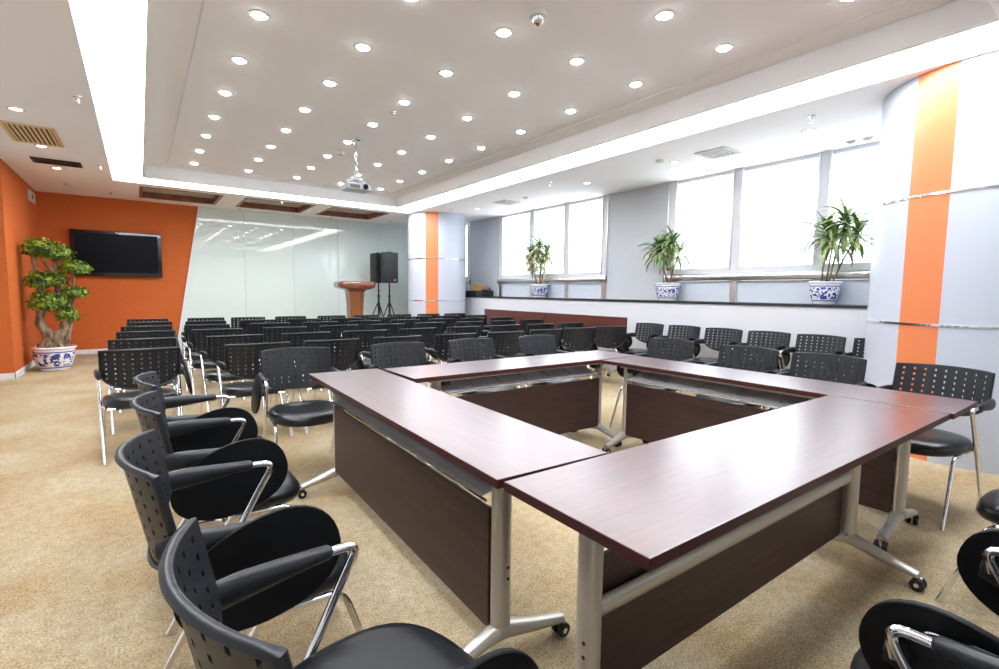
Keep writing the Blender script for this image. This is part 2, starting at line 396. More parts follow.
# solid panels between windows (y ranges), pale blue panel below the rail
solid = [(YF, .3), (4.92, 6.16), (9.5, 10.72), (11.5, YB)]
bm = NB()
for a, b in solid: box(bm, XW, XW+.1, a, b, ZS, ZC)
obj('upper_panel', bm, 'panelgrey', wr)
wins = [(6.16, 9.5, [7.215, 8.285]), (10.72, 11.5, []), (.3, 4.92, [1.15, 2.70, 3.79])]
winlab = ['window group behind the row of audience chairs, with a potted plant at its foot', 'narrow window beside the far column',
          'large window group beside the near column', 'window group behind the near column']
bm = NB()
for a, b, mu in wins: box(bm, XW+.01, XW+.1, a, b, ZS, 1.50)
obj('lower_panel', bm, 'panelblue', wr)
for i, (a, b, mu) in enumerate(wins):
    root = struct(empty('window_%d' % (i+1), (XW, (a+b)/2, ZS)), winlab[i], 'window')
    def wpart(name, bm, mt, sm=None):
        o = obj(name, bm, mt, root, sm); o.matrix_parent_inverse = Matrix.Translation((-XW, -(a+b)/2, -ZS)); return o
    bm = NB()
    # white uprights with thin steel edges
    ed = [(a, a+.14)] + [(c-.075, c+.075) for c in mu] + [(b-.16, b)]
    for (p, q) in ed:
        box(bm, XW-.01, XW+.09, p, q, 1.50, ZC)
        box(bm, XW-.025, XW-.01, p, p+.022, 1.64, ZC, mi=1); box(bm, XW-.025, XW-.01, q-.022, q, 1.64, ZC, mi=1)
        box(bm, XW-.012, XW+.005, (p+q)/2-.05, (p+q)/2+.05, ZS, 1.50, mi=1)
    box(bm, XW-.02, XW+.09, a, b, 1.60, 1.69)
    box(bm, XW+.0, XW+.09, a, b, ZC-.05, ZC)
    wpart('window_frame', bm, ['frame', 'steel'])
    bm = NB(); tube(bm, [(XW-.035, a, 1.555), (XW-.035, b, 1.555)], .03, 12, ry=.055); box(bm, XW-.035, XW+.02, a, b, 1.51, 1.60)
    wpart('window_rail', bm, 'steel', A40)
    bm = NB(); box(bm, XW+.05, XW+.056, a+.14, b-.16, 1.69, ZC-.05)
    wpart('pane', bm, 'glass')
# portals that let the sky sample through the windows
for i, (a, b, mu) in enumerate(wins):
    L = bpy.data.lights.new('window_portal', 'AREA'); L.shape = 'RECTANGLE'; L.size = b-a-.3; L.size_y = ZC-1.74
    L.cycles.is_portal = True
    o = bpy.data.objects.new('window_portal', L); C.objects.link(o); o.location = (XW+.12, (a+b)/2, (ZC+1.69)/2)
    o.rotation_euler = Euler((0, PI/2, 0)); o.rotation_euler = (Matrix.Rotation(PI/2, 3, 'Y') @ Matrix.Rotation(PI/2, 3, 'Z')).to_euler()

L = bpy.data.lights.new('window_portal', 'AREA'); L.shape = 'RECTANGLE'; L.size = 8.0; L.size_y = 1.95; L.cycles.is_portal = True  # portal of the added window behind the camera
o = bpy.data.objects.new('window_portal', L); C.objects.link(o); o.location = (2.2, YF-.2, 1.92); o.rotation_euler = (PI/2, 0, PI)
# round columns
def column(cx, cy, r, rings, s0, s1, label):
    e = empty('round_column', (cx, cy, 0)); tag(e, label, 'column')
    n = 96
    a0, a1 = math.radians(s0), math.radians(s1)
    def arc(nm, st, en, mt, rr):
        bm = NB(); k = max(4, int(abs(en-st)/(2*PI)*n)); R0 = []; R1 = []
        rows = []
        for z in (0, ZC):
            rows.append([bm.verts.new((rr*math.cos(st+(en-st)*i/k), rr*math.sin(st+(en-st)*i/k), z)) for i in range(k+1)])
        grid_faces(bm, rows)
        rows2 = []
        for z in (0, ZC):
            rows2.append([bm.verts.new(((rr-.03)*math.cos(st+(en-st)*i/k), (rr-.03)*math.sin(st+(en-st)*i/k), z)) for i in range(k+1)])
        grid_faces(bm, rows2)
        for q in (0, 1): bm.faces.new((rows[0][-q], rows[1][-q], rows2[1][-q], rows2[0][-q]))
        obj(nm, bm, mt, e, A40)
    arc('white_cladding', a1, a0+2*PI, 'column', r)
    arc('orange_stripe', a0, a1, 'orange_lam', r+.001)
    bm = NB(); lathe(bm, [(r-.02, 0), (r-.02, ZC)], 48); obj('core', bm, 'column', e, A40)
    for z in rings:
        bm = NB(); lathe(bm, [(r-.01, z-.009), (r+.006, z-.009), (r+.006, z+.009), (r-.01, z+.009)], 96); obj('chrome_ring', bm, 'chrome', e, A40)
    return e
column(5.765, 1.03, .755, (1.08, 2.10), 152.3, 173.8, 'wide round white column with an orange stripe beside the plant on the sill')
column(5.73, 10.46, .68, (1.09, 2.03), 219.7, 243.7, 'far round white column with an orange stripe, beside the loudspeakers')

# ------------------------------------------------------------------ flip-top training tables
def caster(bm, x, y, mt=0):
    for s in (-1, 1):
        r0 = []
        tube(bm, [(x+s*.006, y, .028), (x+s*.010, y, .028), (x+s*.024, y, .028), (x+s*.026, y, .028)], [.020, .027, .027, .022], 14, mi=0)
        tube(bm, [(x+s*.026, y, .028), (x+s*.0275, y, .028)], .010, 10, mi=1)
    box(bm, x-.007, x+.007, y-.014, y+.014, .03, .062, .002, mi=1)
def make_table(L, D, loc, rz, legs, oy, label, panel=True, folded=False):
    root = empty('flip_top_table', loc, rz); tag(root, label, 'table', None)
    T = .74
    if not folded:
        bm = NB(); vs = box(bm, -L/2, L/2, -D/2, D/2, T-.030, T, .0025)
        for f in bm.faces:
            f.material_index = 0 if abs(f.calc_center_median().z-T) < .0005 or f.calc_center_median().z < T-.0295 else 1
        obj('tabletop', bm, ['top', 'edge'], root)
    else:
        bm = NB(); box(bm, -L/2, L/2, oy+.035, oy+.062, .93-D, .93, .0025)
        obj('tabletop', bm, ['redwood'], root)
    for lx in legs:
        s = 1 if lx > 0 else -1
        bm = NB()
        # oval upright
        tube(bm, [(lx, oy, .115), (lx, oy, .40), (lx, oy, .705 if not folded else .68)], .030, 18, ry=.037, upv=(0, 1, 0))
        for z in (.325, .365):
            tube(bm, [(lx+s*.0275, oy-.010, z), (lx+s*.0305, oy-.010, z)], .0055, 10, mi=1)
        u = obj('leg', bm, ['silver', 'black'], root, A40)
        bm = NB()
        for sy in (-1, 1):
            ye = oy-.02+sy*.262
            pts = bez([(lx, oy-sy*.02, .138), (lx, oy+sy*.05, .120), (lx, (oy+ye)/2+sy*.02, .092), (lx, ye, .068)], 6)
            n = len(pts)
            tube(bm, pts, [.036-.012*i/(n-1) for i in range(n)], 16, ry=[.036-.019*i/(n-1) for i in range(n)])
        f = obj('foot', bm, 'silver', root, A40)
        for sy in (-1, 1):
            bm = NB(); caster(bm, lx, oy-.02+sy*.262); obj('caster', bm, ['rubber', 'chrome'], root, A40)
        if not folded:
            bm = NB(); box(bm, lx-.02, lx+.02, -D/2+.07, D/2-.07, T-.062, T-.031, .006)
            box(bm, lx-s*.06-.03, lx-s*.06+.03, oy-.02, oy+.05, T-.085, T-.05, .004, mi=1)
            tube(bm, [(lx-s*.03, oy+.02, .66), (lx-s*.10, -D/2+.14, .70)], .006, 8, mi=2)
            obj('tilt_bracket', bm, ['silver', 'rubber', 'chrome'], root, A40)
    x0, x1 = min(legs)+.02, max(legs)-.02
    bm = NB(); tube(bm, [(x0, oy-.0, .437), (x1, oy-.0, .437)], .018, 14, ry=.028, upv=(0, 0, 1)); obj('stretcher_beam', bm, 'silver', root, A40)
    if not folded:
        bm = NB(); tube(bm, fillet([(x0+.02, -D/2+.16, .695), (x0+.02, -D/2+.045, .690), (x1-.02, -D/2+.045, .690), (x1-.02, -D/2+.16, .695)], .05), .009, 10)
        obj('release_bar', bm, 'silver', root, A40)
        bm = NB()
        for yy in (-D/2+.10, D/2-.075):
            box(bm, -L/2+.14, L/2-.14, yy-.012, yy+.012, T-.052, T-.0305, .002)
        obj('underframe', bm, 'silver', root)
        if panel:
            bm = NB(); box(bm, x0+.004, x1-.004, oy+.022, oy+.038, .135, .565, .002)
            obj('modesty_panel', bm, 'panelwood', root)
            bm = NB()
            # perforated tray above the panel with two rods
            ya, yb = oy-.16, oy+.05
            A = [bm.verts.new(p) for p in ((x0+.03, ya, .660), (x1-.03, ya, .660), (x1-.03, yb, .600), (x0+.03, yb, .600))]
            B = [bm.verts.new(v.co+Vector((0, 0, .004))) for v in A]
            bm.faces.new(A); bm.faces.new(B[::-1])
            for k in range(4): bm.faces.new((A[k], A[(k+1) % 4], B[(k+1) % 4], B[k]))
            obj('wire_tray', bm, 'tray', root)
            bm = NB()
            for (yy, zz) in ((oy+.052, .598), (ya, .665)):
                tube(bm, [(x0, yy, zz), (x1, yy, zz)], .006, 8)
            nn = 7
            for k in range(nn):
                xx = x0+.05+(x1-x0-.1)*k/(nn-1)
                tube(bm, [(xx, oy+.052, .598), (xx, ya, .665), (xx, ya, .70)], .004, 6)
            obj('tray_rail', bm, 'chrome', root, A40)
    return root
# ring of four
make_table(2.29, .522, (1.998, .886, 0), 0.0, (-1.045, .755), .0, 'near table of the square ring, its silver beam facing the camera')
make_table(2.25, .475, (1.108, 2.286, 0), PI/2-.024, (-.975, .87), .115, 'left table of the square ring, with a dark modesty panel beside the tablet chairs')
make_table(2.23, .49, (3.395, 1.732, 0), PI/2+.012, (-.905, .93), .14, 'right table of the square ring, on the window side')
make_table(2.24, .495, (2.525, 3.115, 0), PI+.004, (-.72, .90), .13, 'far table of the square ring, in front of the audience chairs')
# folded tables parked along the half wall
make_table(2.0, .50, (6.17, 8.0, 0), PI/2, (-.8, .8), .0, 'folded red-brown table along the half wall, farther from the camera', folded=True)
make_table(1.9, .51, (6.15, 6.01, 0), PI/2, (-.8, .8), .0, 'folded red-brown table along the half wall, nearer the camera', folded=True)

# ------------------------------------------------------------------ tablet-arm chair
BW = .245
def back_z(x):
    t = min(1, abs(x)/BW); return 0.680-.132*(1-t**2.4)**(1/2.0)
def back_pt(x, z, off):
    c = .075*(x/BW)**2
    y = -.285+c-(z-.56)*.20+.06
    y2 = y+off
    return Vector((x, y2, z))
def make_back():
    bm = NB(); nc, nr = 9, 8; pw, ph = .0525, .0365; hw, hh = .0052, .0070
    xsx = [-BW]; 
    for i in range(nc):
        c = (i-(nc-1)/2)*pw; xsx += [c-hw, c+hw]
    xsx.append(BW)
    xf = sorted(set(xsx)|{(xsx[2*i]+xsx[2*i+1])/2 for i in range(nc+1)})
    zt = .843
    zs = [zt]
    hz = [zt-.024-j*ph for j in range(nr)]
    for h in hz: zs += [h+hh, h-hh]
    zs += [zs[-1]-.012]
    holes_x = {(round(xsx[2*i+1], 5), round(xsx[2*i+2], 5)) for i in range(nc)}
    V = {}
    def vert(i, j):
        x = xf[i]; zb = back_z(x); z = zs[j]
        if j == 0: z = zt+.010*(1-(x/BW)**2)
        z = max(z, zb)
        k = (i, j) if z > zb else (i, 'b')
        if k not in V: V[k] = bm.verts.new(back_pt(x, z, 0))
        return V[k]
    for i in range(len(xf)-1):
        isx = (round(xf[i], 5), round(xf[i+1], 5)) in holes_x
        for j in range(len(zs)-1):
            zb = max(back_z(xf[i]), back_z(xf[i+1]))
            if isx and j % 2 == 1 and j < len(zs)-2 and zs[j+1] > zb+.014: continue
            q = [vert(i, j), vert(i+1, j), vert(i+1, j+1), vert(i, j+1)]
            u = []
            for v in q:
                if v not in u: u.append(v)
            if len(u) >= 3:
                try: bm.faces.new(u)
                except ValueError: pass
    bmesh.ops.recalc_face_normals(bm, faces=bm.faces[:])
    bmesh.ops.solidify(bm, geom=bm.faces[:], thickness=.009)
    # rolled rim
    rim = [(x, .848+.005*(1-(x/BW)**2)-.004) for x in [BW*(-1+2*k/16) for k in range(17)]]
    top = [back_pt(x, z, -.001) for x, z in rim]
    bx = [BW*math.cos(PI*k/24) for k in range(25)]
    bot = [back_pt(x, back_z(x), -.001) for x in bx]
    loop = [back_pt(-BW, .70, -.001)]+top+[back_pt(BW, .76, -.001)]+bot
    ring = loop+[loop[0]]
    # closed tube
    P = loop; n = len(P); rows = []
    for i in range(n):
        t = (P[(i+1) % n]-P[i-1]).normalized(); U = Vector((0, 1, .2)); U = (U-t*U.dot(t)).normalized(); Vv = t.cross(U)
        rows.append([bm.verts.new(P[i]+U*math.cos(2*PI*k/8)*.0105+Vv*math.sin(2*PI*k/8)*.007) for k in range(8)])
    rows.append(rows[0])
    grid_faces(bm, rows, closed=True)
    return bm
def make_seat():
    bm = NB(); n = 36; rows = []
    def ring(s, z, dz=0.):
        out = []
        for k in range(n):
            a = 2*PI*k/n; c, d = math.cos(a), math.sin(a); e = 2/2.7
            x = .248*s*abs(c)**e*(1 if c > 0 else -1); y = .242*s*abs(d)**e*(1 if d > 0 else -1)
            if y < 0: x *= 1-.10*(y/.232)**2
            zz = z-.020*max(0, y/.232)**3*(1 if s > .5 else .4)+dz
            out.append(bm.verts.new((x, y+.078, zz-.008)))
        return out
    for s, z in ((.86, .396), (.95, .402), (1.0, .424), (.99, .446), (.94, .463), (.82, .471), (.6, .468), (.35, .464), (.12, .463)): rows.append(ring(s, z))
    grid_faces(bm, rows, closed=True)
    bm.faces.new(rows[0][::-1]); bm.faces.new(rows[-1])
    return bm
def make_chair():
    root = empty('tablet_arm_chair')
    obj('backrest', make_back(), 'plastic', root, math.radians(50))
    obj('seat', make_seat(), 'leather', root, PI)
    bm = NB(); box(bm, -.17, .17, -.12, .20, .384, .400, .006); obj('seat_pan', bm, 'black', root)
    for s in (-1, 1):
        bm = NB()
        pts = [(s*.246, -.212, .660), (s*.254, -.185, .662), (s*.262, -.12, .664), (s*.265, -.04, .666), (s*.265, .03, .668), (s*.265, .075, .668), (s*.265, .085, .667)]
        tube(bm, pts, [.012, .018, .019, .020, .0195, .018, .012], 12, ry=[.020, .034, .034, .027, .020, .018, .012], upv=(0, 0, 1))
        obj('armrest', bm, 'plastic', root, PI)
        bm = NB()
        pts = fillet([(s*.265, .04, .668), (s*.265, .160, .664), (s*.262, .105, .575), (s*.248, -.21, .004)], .045, 6)
        tube(bm, pts, .0115, 10)
        obj('rear_leg', bm, 'chrome', root, A40)
        bm = NB()
        pts = fillet([(s*.225, -.15, .396), (s*.225, -.05, .392), (s*.232, .245, .388), (s*.250, .375, .004)], .05, 6)
        tube(bm, pts, .0110, 10)
        obj('front_leg', bm, 'chrome', root, A40)
        bm = NB(); tube(bm, [(s*.222, -.04, .396), (s*.258, -.015, .40)], .009, 8)
        obj('frame_link', bm, 'chrome', root, A40)
    bm = NB(); tube(bm, [(-.225, -.10, .390), (.225, -.10, .390)], .009, 8); tube(bm, [(-.23, .13, .393), (.23, .13, .393)], .009, 8)
    obj('cross_bar', bm, 'chrome', root, A40)
    # writing tablet folded down on the sitter's right
    Mx = Matrix.Translation((.312, .012, .572)) @ Matrix.Rotation(math.radians(16), 4, 'X') @ Matrix.Rotation(math.radians(-7), 4, 'Y')
    bm = NB(); rows = []
    n = 40
    for off, sc in ((-.0075, .985), (-.005, 1), (.005, 1), (.0075, .985)):
        ring = []
        for k in range(n):
            a = 2*PI*k/n; c, d = math.cos(a), math.sin(a)
            yy = .203*sc*(abs(c)**.92)*(1 if c > 0 else -1); zz = .132*sc*(abs(d)**.92)*(1 if d > 0 else -1)
            zz *= 1+.12*c
            ring.append(bm.verts.new(Mx @ Vector((off, yy, zz))))
        rows.append(ring)
    grid_faces(bm, rows, closed=True); bm.faces.new(rows[0][::-1]); bm.faces.new(rows[-1])
    tb = obj('writing_tablet', bm, 'tablet', root, A40)
    bm = NB(); box(bm, -.016, -.0076, -.13, .150, -.048, .048, .004, mtx=Mx)
    for yy in (-.115, .135): 
        a = Mx @ Vector((-.016, yy, .03)); b = Mx @ Vector((-.020, yy, .03)); tube(bm, [a, b], .007, 10)
    obj('tablet_bracket', bm, 'black', tb, A40)
    bm = NB(); a = Mx @ Vector((-.010, .13, -.005)); b = Mx @ Vector((-.040, .13, -.005)); tube(bm, [a, a*.5+b*.5, b], [.027, .025, .019], 16)
    obj('hinge_knob', bm, 'plastic', tb, A40)
    bm = NB(); tube(bm, bez([(.265, .10, .667), (.268, .135, .662), (.274, .150, .640), tuple(b)], 4), .010, 10)
    obj('tablet_stem', bm, 'chrome', tb, A40)
    return root
CH = make_chair(); first = [True]
def chair(x, y, deg, label, group):
    if first[0]: o = CH; first[0] = False
    else: o = copy_tree(CH)
    o.location = (x, y, 0); o.rotation_euler = (0, 0, math.radians(deg))
    tag(o, label, 'chair', group); return o
# local +y is the way the chair faces; back-top centre sits about .28 behind the origin
ordn = ['first', 'second', 'third', 'fourth', 'fifth', 'sixth', 'seventh', 'eighth', 'last']
rowy = [4.53, 5.43, 6.35, 7.2, 8.05, 8.87]
rown = ['first row beyond the tables', 'second row beyond the tables', 'third row beyond the tables',
        'fourth row beyond the tables', 'fifth row beyond the tables', 'last row before the glass wall']
colx = [.0, .76, 1.42, 2.08, 2.75, 3.41, 4.07, 4.69, 5.32]
for j, y in enumerate(rowy):
    for i, x in enumerate(colx):
        xx = x; a = random.uniform(-2.5, 2.5); yy = y+.26+random.uniform(-.03, .03)
        if i == 0: xx = [-.02, 0, .03, .05, .09, .08][j]
        if i == 1: xx = [.79, .74, .70, .69, .74, .82][j]
        if j == 0 and i >= 7: a = [0]*7+[-8, -16]; a = a[i]; yy = y+.30
        if j == 0 and i == 6: a = -4
        if i == 0: a = [2.5, 2, 1.5, 1, 2, 1][j]
        chair(xx, yy, a, 'black audience chair, %s from the left in the %s' % ((ordn[:8]+['ninth'])[i], rown[j]), 'audience chairs facing the glass wall')
# chairs pushed up behind the far table, facing the camera
for k, (x, y, a, w) in enumerate([(.94, 3.74, 178, 'beside the corner of the left table'), (1.775, 3.72, 180, 'second from the left'),
                               (2.51, 3.71, 180, 'third from the left'), (3.31, 3.70, 181, 'nearest the window side')]):
    chair(x, y, a, 'dark grey chair behind the far table, %s' % w, 'chairs behind the far table')
for k, (x, y, a, w) in enumerate([(4.02, 2.94, 92, 'farthest from the camera'), (4.01, 2.17, 91, 'second from the far corner'),
                               (4.00, 1.56, 90, 'third from the far corner'), (3.97, .91, 84, 'in front of the near round column')]):
    chair(x, y, a, 'dark grey chair behind the right table, %s' % w, 'chairs behind the right table')
wy = [4.74, 4.145, 3.55, 2.97, 2.40, 1.82]
wl = ['farthest from the camera, next to the folded tables', 'second from the folded tables', 'third from the folded tables',
      'fourth from the folded tables', 'fifth from the folded tables', 'half hidden by the near round column']
for y, l in zip(wy, wl):
    chair(6.04, y, 90+random.uniform(-3, 3), 'black chair against the white half wall, %s' % l, 'chairs along the half wall')
for (x, y, a, w) in [(.25, 3.03, -91, 'farthest from the camera'), (.245, 2.40, -90, 'second farthest, beyond the full oval tablet'),
                     (.22, 1.67, -90, 'third farthest, with a full oval tablet in view'), (.30, .90, -83, 'nearest the camera and cut by the frame')]:
    chair(x, y, a, 'black tablet chair along the left table, %s' % w, 'chairs along the left table')
for (x, y, a, w) in [(.89, .14, 0, 'at the bottom of the picture, showing its tablet bracket'), (1.46, .10, 0, 'in the middle, its tablet cut by the right edge'),
                     (2.97, .15, 0, 'farthest right, only its seat edge in view')]:
    chair(x, y, a, 'black chair facing the near table, %s' % w, 'chairs along the near table')

# ------------------------------------------------------------------ ceiling fittings
def downlight(name, x, y, z, warm, label, group, r=.05):
    e = empty(name, (x, y, z)); tag(e, label, 'ceiling light', group)
    bm = NB(); lathe(bm, [(r+.022, 0), (r+.020, -.005), (r+.004, -.006), (r, -.001), (r-.004, -.0005), (r-.004, 0)], 20); obj('trim_ring', bm, 'ventwhite', e, A40)
    bm = NB(); lathe(bm, [(0, -.022 if not warm else -.004), (r*.55, -.019 if not warm else -.004), (r*.85, -.010 if not warm else -.003), (r-.004, -.0015)], 20); obj('lamp_face', bm, 'warmlamp' if warm else 'lamp', e, PI)
    L = bpy.data.lights.new('lamp_beam', 'SPOT'); L.energy = WARM_W if warm else SPOT_W; L.spot_size = math.radians(110 if not warm else 80); L.spot_blend = .8
    L.color = (1, .70, .42) if warm else (.88, .94, 1); L.shadow_soft_size = .05
    o = bpy.data.objects.new('lamp_beam', L); C.objects.link(o); o.parent = e; o.location = (0, 0, -.03)
cn = ['nearest the orange wall', 'second from the orange wall', 'third from the windows', 'second from the windows', 'nearest the windows']
for i in range(5):
    for k in range(10):
        x = .774+.77*i; y = 1.44+.871*k
        downlight('downlight', x, y, ZT, False, 'white raised-ceiling downlight, column %s, %s from the glass wall' % (cn[i], (ordn[:8]+['ninth', 'tenth'])[9-k]), 'downlights in the raised ceiling')
for y, w in ((9.918, 'farthest, beyond the dark vent'), (8.52, 'between the slatted cream vent and the dark vent'), (6.932, 'nearest in view, before the cream vent'), (5.3, 'added for light nearer than the frame shows'), (3.7, 'added for light just beyond the camera'), (2.1, 'added for light beside the camera')):  # the three nearest are out of view, added for their light
    downlight('downlight', -.917, y, ZC, True, 'warm downlight by the orange left wall, %s' % w, 'warm downlights on the left')
for y, w in ((8.94, 'farthest, near the far column'), (5.75, 'between the two square vents'), (4.14, 'just beyond the nearer square vent'), (2.50, 'nearest the near column')):
    downlight('downlight', 5.86, y, ZC, True, 'warm downlight along the windows, %s' % w, 'warm downlights along the windows')
def sprinkler(x, y, z, label):
    e = empty('sprinkler_head', (x, y, z)); tag(e, label, 'sprinkler', 'ceiling sprinklers')
    bm = NB(); lathe(bm, [(0, 0), (.034, 0), (.032, -.008), (.010, -.012), (.010, -.035), (0, -.035)], 16); obj('body', bm, 'chrome', e, A40)
    bm = NB(); tube(bm, [(-.012, 0, -.03), (-.014, 0, -.05), (0, 0, -.062)], .003, 6); tube(bm, [(.012, 0, -.03), (.014, 0, -.05), (0, 0, -.062)], .003, 6)
    lathe(bm, [(0, -.060), (.020, -.060), (.020, -.063), (0, -.064)], 14); obj('deflector', bm, 'steel', e, A40)
for x, y, l in ((-.393, 6.116, 'left lower ceiling, nearest the camera'), (-.386, 9.277, 'left lower ceiling beside the dark vent'), (-.363, 11.855, 'lower ceiling above the television'),
                (5.403, 2.283, 'lower ceiling beside the near column'), (5.354, 6.066, 'window-side lower ceiling between the square vents'), (5.462, 9.311, 'window-side lower ceiling before the far column'),
                (5.2, 11.9, 'lower ceiling above the loudspeakers'), (2.349, 10.6, 'strip before the wood-lined recesses'), (1.845, 12.25, 'edge of the back wall left of centre'), (3.844, 12.3, 'edge of the back wall right of centre')):
    sprinkler(x, y, ZC, 'small metal sprinkler head in the %s' % l)
sprinkler(2.338, 5.268, ZT, 'small metal sprinkler head in the raised ceiling among the downlights')
def disc(name, x, y, z, r, h, mt, label, cat):
    bm = NB(); lathe(bm, [(0, 0), (r, 0), (r, -h*.4), (r*.8, -h), (0, -h)], 24); o = obj(name, bm, mt, None, A40, (x, y, z)); tag(o, label, cat)
disc('smoke_detector', -.9, 11.3, ZC, .07, .035, 'ventwhite', 'round smoke detector in the lower ceiling near the orange corner', 'smoke detector')
disc('smoke_detector', 2.39, 7.213, ZT, .06, .04, 'ventwhite', 'round smoke detector in the raised ceiling near the projector', 'smoke detector')
disc('smoke_detector', 5.62, 4.20, ZC, .05, .03, 'ventwhite', 'round smoke detector near the square vent on the window side', 'smoke detector')
disc('smoke_detector', 5.85, 7.3, ZC, .05, .03, 'ventwhite', 'round smoke detector beside the far square vent on the window side', 'smoke detector')
e = empty('dome_camera', (2.352, 2.826, ZT)); tag(e, 'small dome camera on the raised ceiling at the top of the picture', 'security camera')
bm = NB(); lathe(bm, [(0, 0), (.062, 0), (.062, -.03), (.05, -.036), (0, -.036)], 24); obj('base', bm, 'ventwhite', e, A40)
bm = NB(); lathe(bm, [(.045, -.036), (.042, -.055), (.03, -.072), (0, -.08)], 24); obj('dome', bm, 'chrome', e, PI)
bm = NB(); tube(bm, [(0, 0, -.06), (-.01, -.01, -.083)], .014, 12); obj('lens', bm, 'recess_wood', e, A40)
# vents
def slat_vent(x0, x1, y0, y1, z, mt, along_y, n, label, dark='dark'):
    e = empty('air_vent', ((x0+x1)/2, (y0+y1)/2, z)); tag(e, label, 'air vent')
    hx, hy = (x1-x0)/2, (y1-y0)/2; t = .035
    bm = NB()
    for (a, b, c, d) in ((-hx, -hx+t, -hy, hy), (hx-t, hx, -hy, hy), (-hx+t, hx-t, -hy, -hy+t), (-hx+t, hx-t, hy-t, hy)): box(bm, a, b, c, d, -.014, 0)
    obj('frame', bm, mt, e)
    bm = NB(); box(bm, -hx+t, hx-t, -hy+t, hy-t, -.002, -.0005); obj('duct_opening', bm, dark, e)
    bm = NB()
    for k in range(n):
        if along_y:
            c = -hx+t+(2*hx-2*t)*(k+.5)/n; q = (2*hx-2*t)/n*.27; box(bm, c-q, c+q, -hy+t, hy-t, -.012, -.003)
        else:
            c = -hy+t+(2*hy-2*t)*(k+.5)/n; q = (2*hy-2*t)/n*.27; box(bm, -hx+t, hx-t, c-q, c+q, -.012, -.003)
    obj('slats', bm, mt, e)
slat_vent(-1.15, -.69, 7.5, 8.38, ZC, 'cream', True, 9, 'cream slatted vent in the lower ceiling by the orange left wall')
slat_vent(-1.13, -.60, 9.28, 9.62, ZC, 'black', False, 5, 'dark slatted vent in the lower ceiling, farther than the cream one')
def square_vent(x, y, h, label):
    e = empty('air_diffuser', (x, y, ZC)); tag(e, label, 'air vent', 'square ceiling vents')
    bm = NB()
    for a in (0, .035):
        pass
    t = .03
    for (a, b, c, d) in ((-h, -h+t, -h, h), (h-t, h, -h, h), (-h+t, h-t, -h, -h+t), (-h+t, h-t, h-t, h)): box(bm, a, b, c, d, -.012, 0)
    obj('frame', bm, 'ventwhite', e)
    bm = NB(); box(bm, -h+t, h-t, -h+t, h-t, -.002, -.0005); obj('duct_opening', bm, 'dark', e)
    bm = NB()
    for k in range(4):
        r0 = h-t-.012-k*.042; r1 = r0-.018
        if r1 < .01: break
        for (a, b, c, d) in ((-r0, -r1, -r0, r0), (r1, r0, -r0, r0), (-r1, r1, -r0, -r1), (-r1, r1, r1, r0)): box(bm, a, b, c, d, -.014, -.004)
    obj('louvres', bm, 'ventwhite', e)
square_vent(5.88, 3.54, .20, 'square louvred vent in the window-side ceiling, above the middle potted plant')
square_vent(5.88, 7.92, .20, 'square louvred vent in the window-side ceiling, farther off')
for k, x in enumerate((2.36, 2.20, 2.04)):
    bm = NB(); box(bm, -.03, .03, -.05, .05, -.02, 0, .004); box(bm, -.015, .015, -.03, .03, -.03, -.02)
    tag(obj('curtain_bracket', bm, 'ventwhite', None, None, (6.62, x, ZC)), 'small white curtain bracket at the window head, %s from the near column' % ['third', 'second', 'first'][k], 'bracket', 'curtain brackets')

# projector on its pole
e = empty('ceiling_projector', (2.36, 6.5, ZT)); tag(e, 'projector hanging on a pole from the raised ceiling', 'projector')
bm = NB(); lathe(bm, [(0, 0), (.06, 0), (.06, -.01), (.02, -.015), (.018, -.50), (0, -.50)], 16); obj('pole', bm, 'chrome', e, A40)
bm = NB(); box(bm, -.07, .07, -.05, .05, -.53, -.49, .005); box(bm, -.13, .13, -.012, .012, -.54, -.525, .002); box(bm, -.012, .012, -.10, .10, -.54, -.525, .002)
for a, b in ((-.12, 0), (.12, 0), (0, -.09), (0, .09)): tube(bm, [(a, b, -.53), (a, b, -.575)], .006, 8)
obj('mount_bracket', bm, 'steel', e, A40)
bm = NB(); box(bm, -.165, .165, -.125, .125, -.66, -.572, .022); bdy = obj('housing', bm, 'projector', e, A40)
bm = NB(); tube(bm, [(.08, -.12, -.615), (.08, -.14, -.615)], .035, 18); tube(bm, [(.08, -.140, -.615), (.08, -.143, -.615)], .025, 18, mi=1); obj('lens', bm, ['black', 'tv'], bdy, A40)
bm = NB()
for k in range(5): box(bm, -.12+k*.026, -.105+k*.026, -.128, -.124, -.64, -.60)
obj('vent_slots', bm, 'dark', bdy)

# television
e = empty('television', (-.315, YB-.10, 1.96), 0, math.radians(3.5)); tag(e, 'large flat black television on the orange back wall', 'television')
bm = NB(); box(bm, -.715, .715, -.03, .03, -.44, .44, .012); obj('bezel', bm, 'tvframe', e, A40)
bm = NB(); box(bm, -.65, .65, -.034, -.0295, -.365, .385, .001); obj('screen', bm, 'tv', e)
bm = NB(); box(bm, -.3, .3, .025, .08, -.15, .2); obj('wall_bracket', bm, 'black', e)
bm = NB(); box(bm, -.02, .02, -.0335, -.030, .405, .418); obj('badge', bm, 'steel', e)
# small white unit high in the corner of the left wall
e = empty('wall_sensor', (XL, 11.9, 2.86)); tag(e, 'small white box high on the left orange wall near the corner', 'wall unit')
bm = NB(); box(bm, 0, .03, -.28, .28, -.09, .09, .006); obj('housing', bm, 'ventwhite', e)
bm = NB(); box(bm, .03, .034, -.06, .06, -.04, .04); obj('face_plate', bm, 'greybag', e)

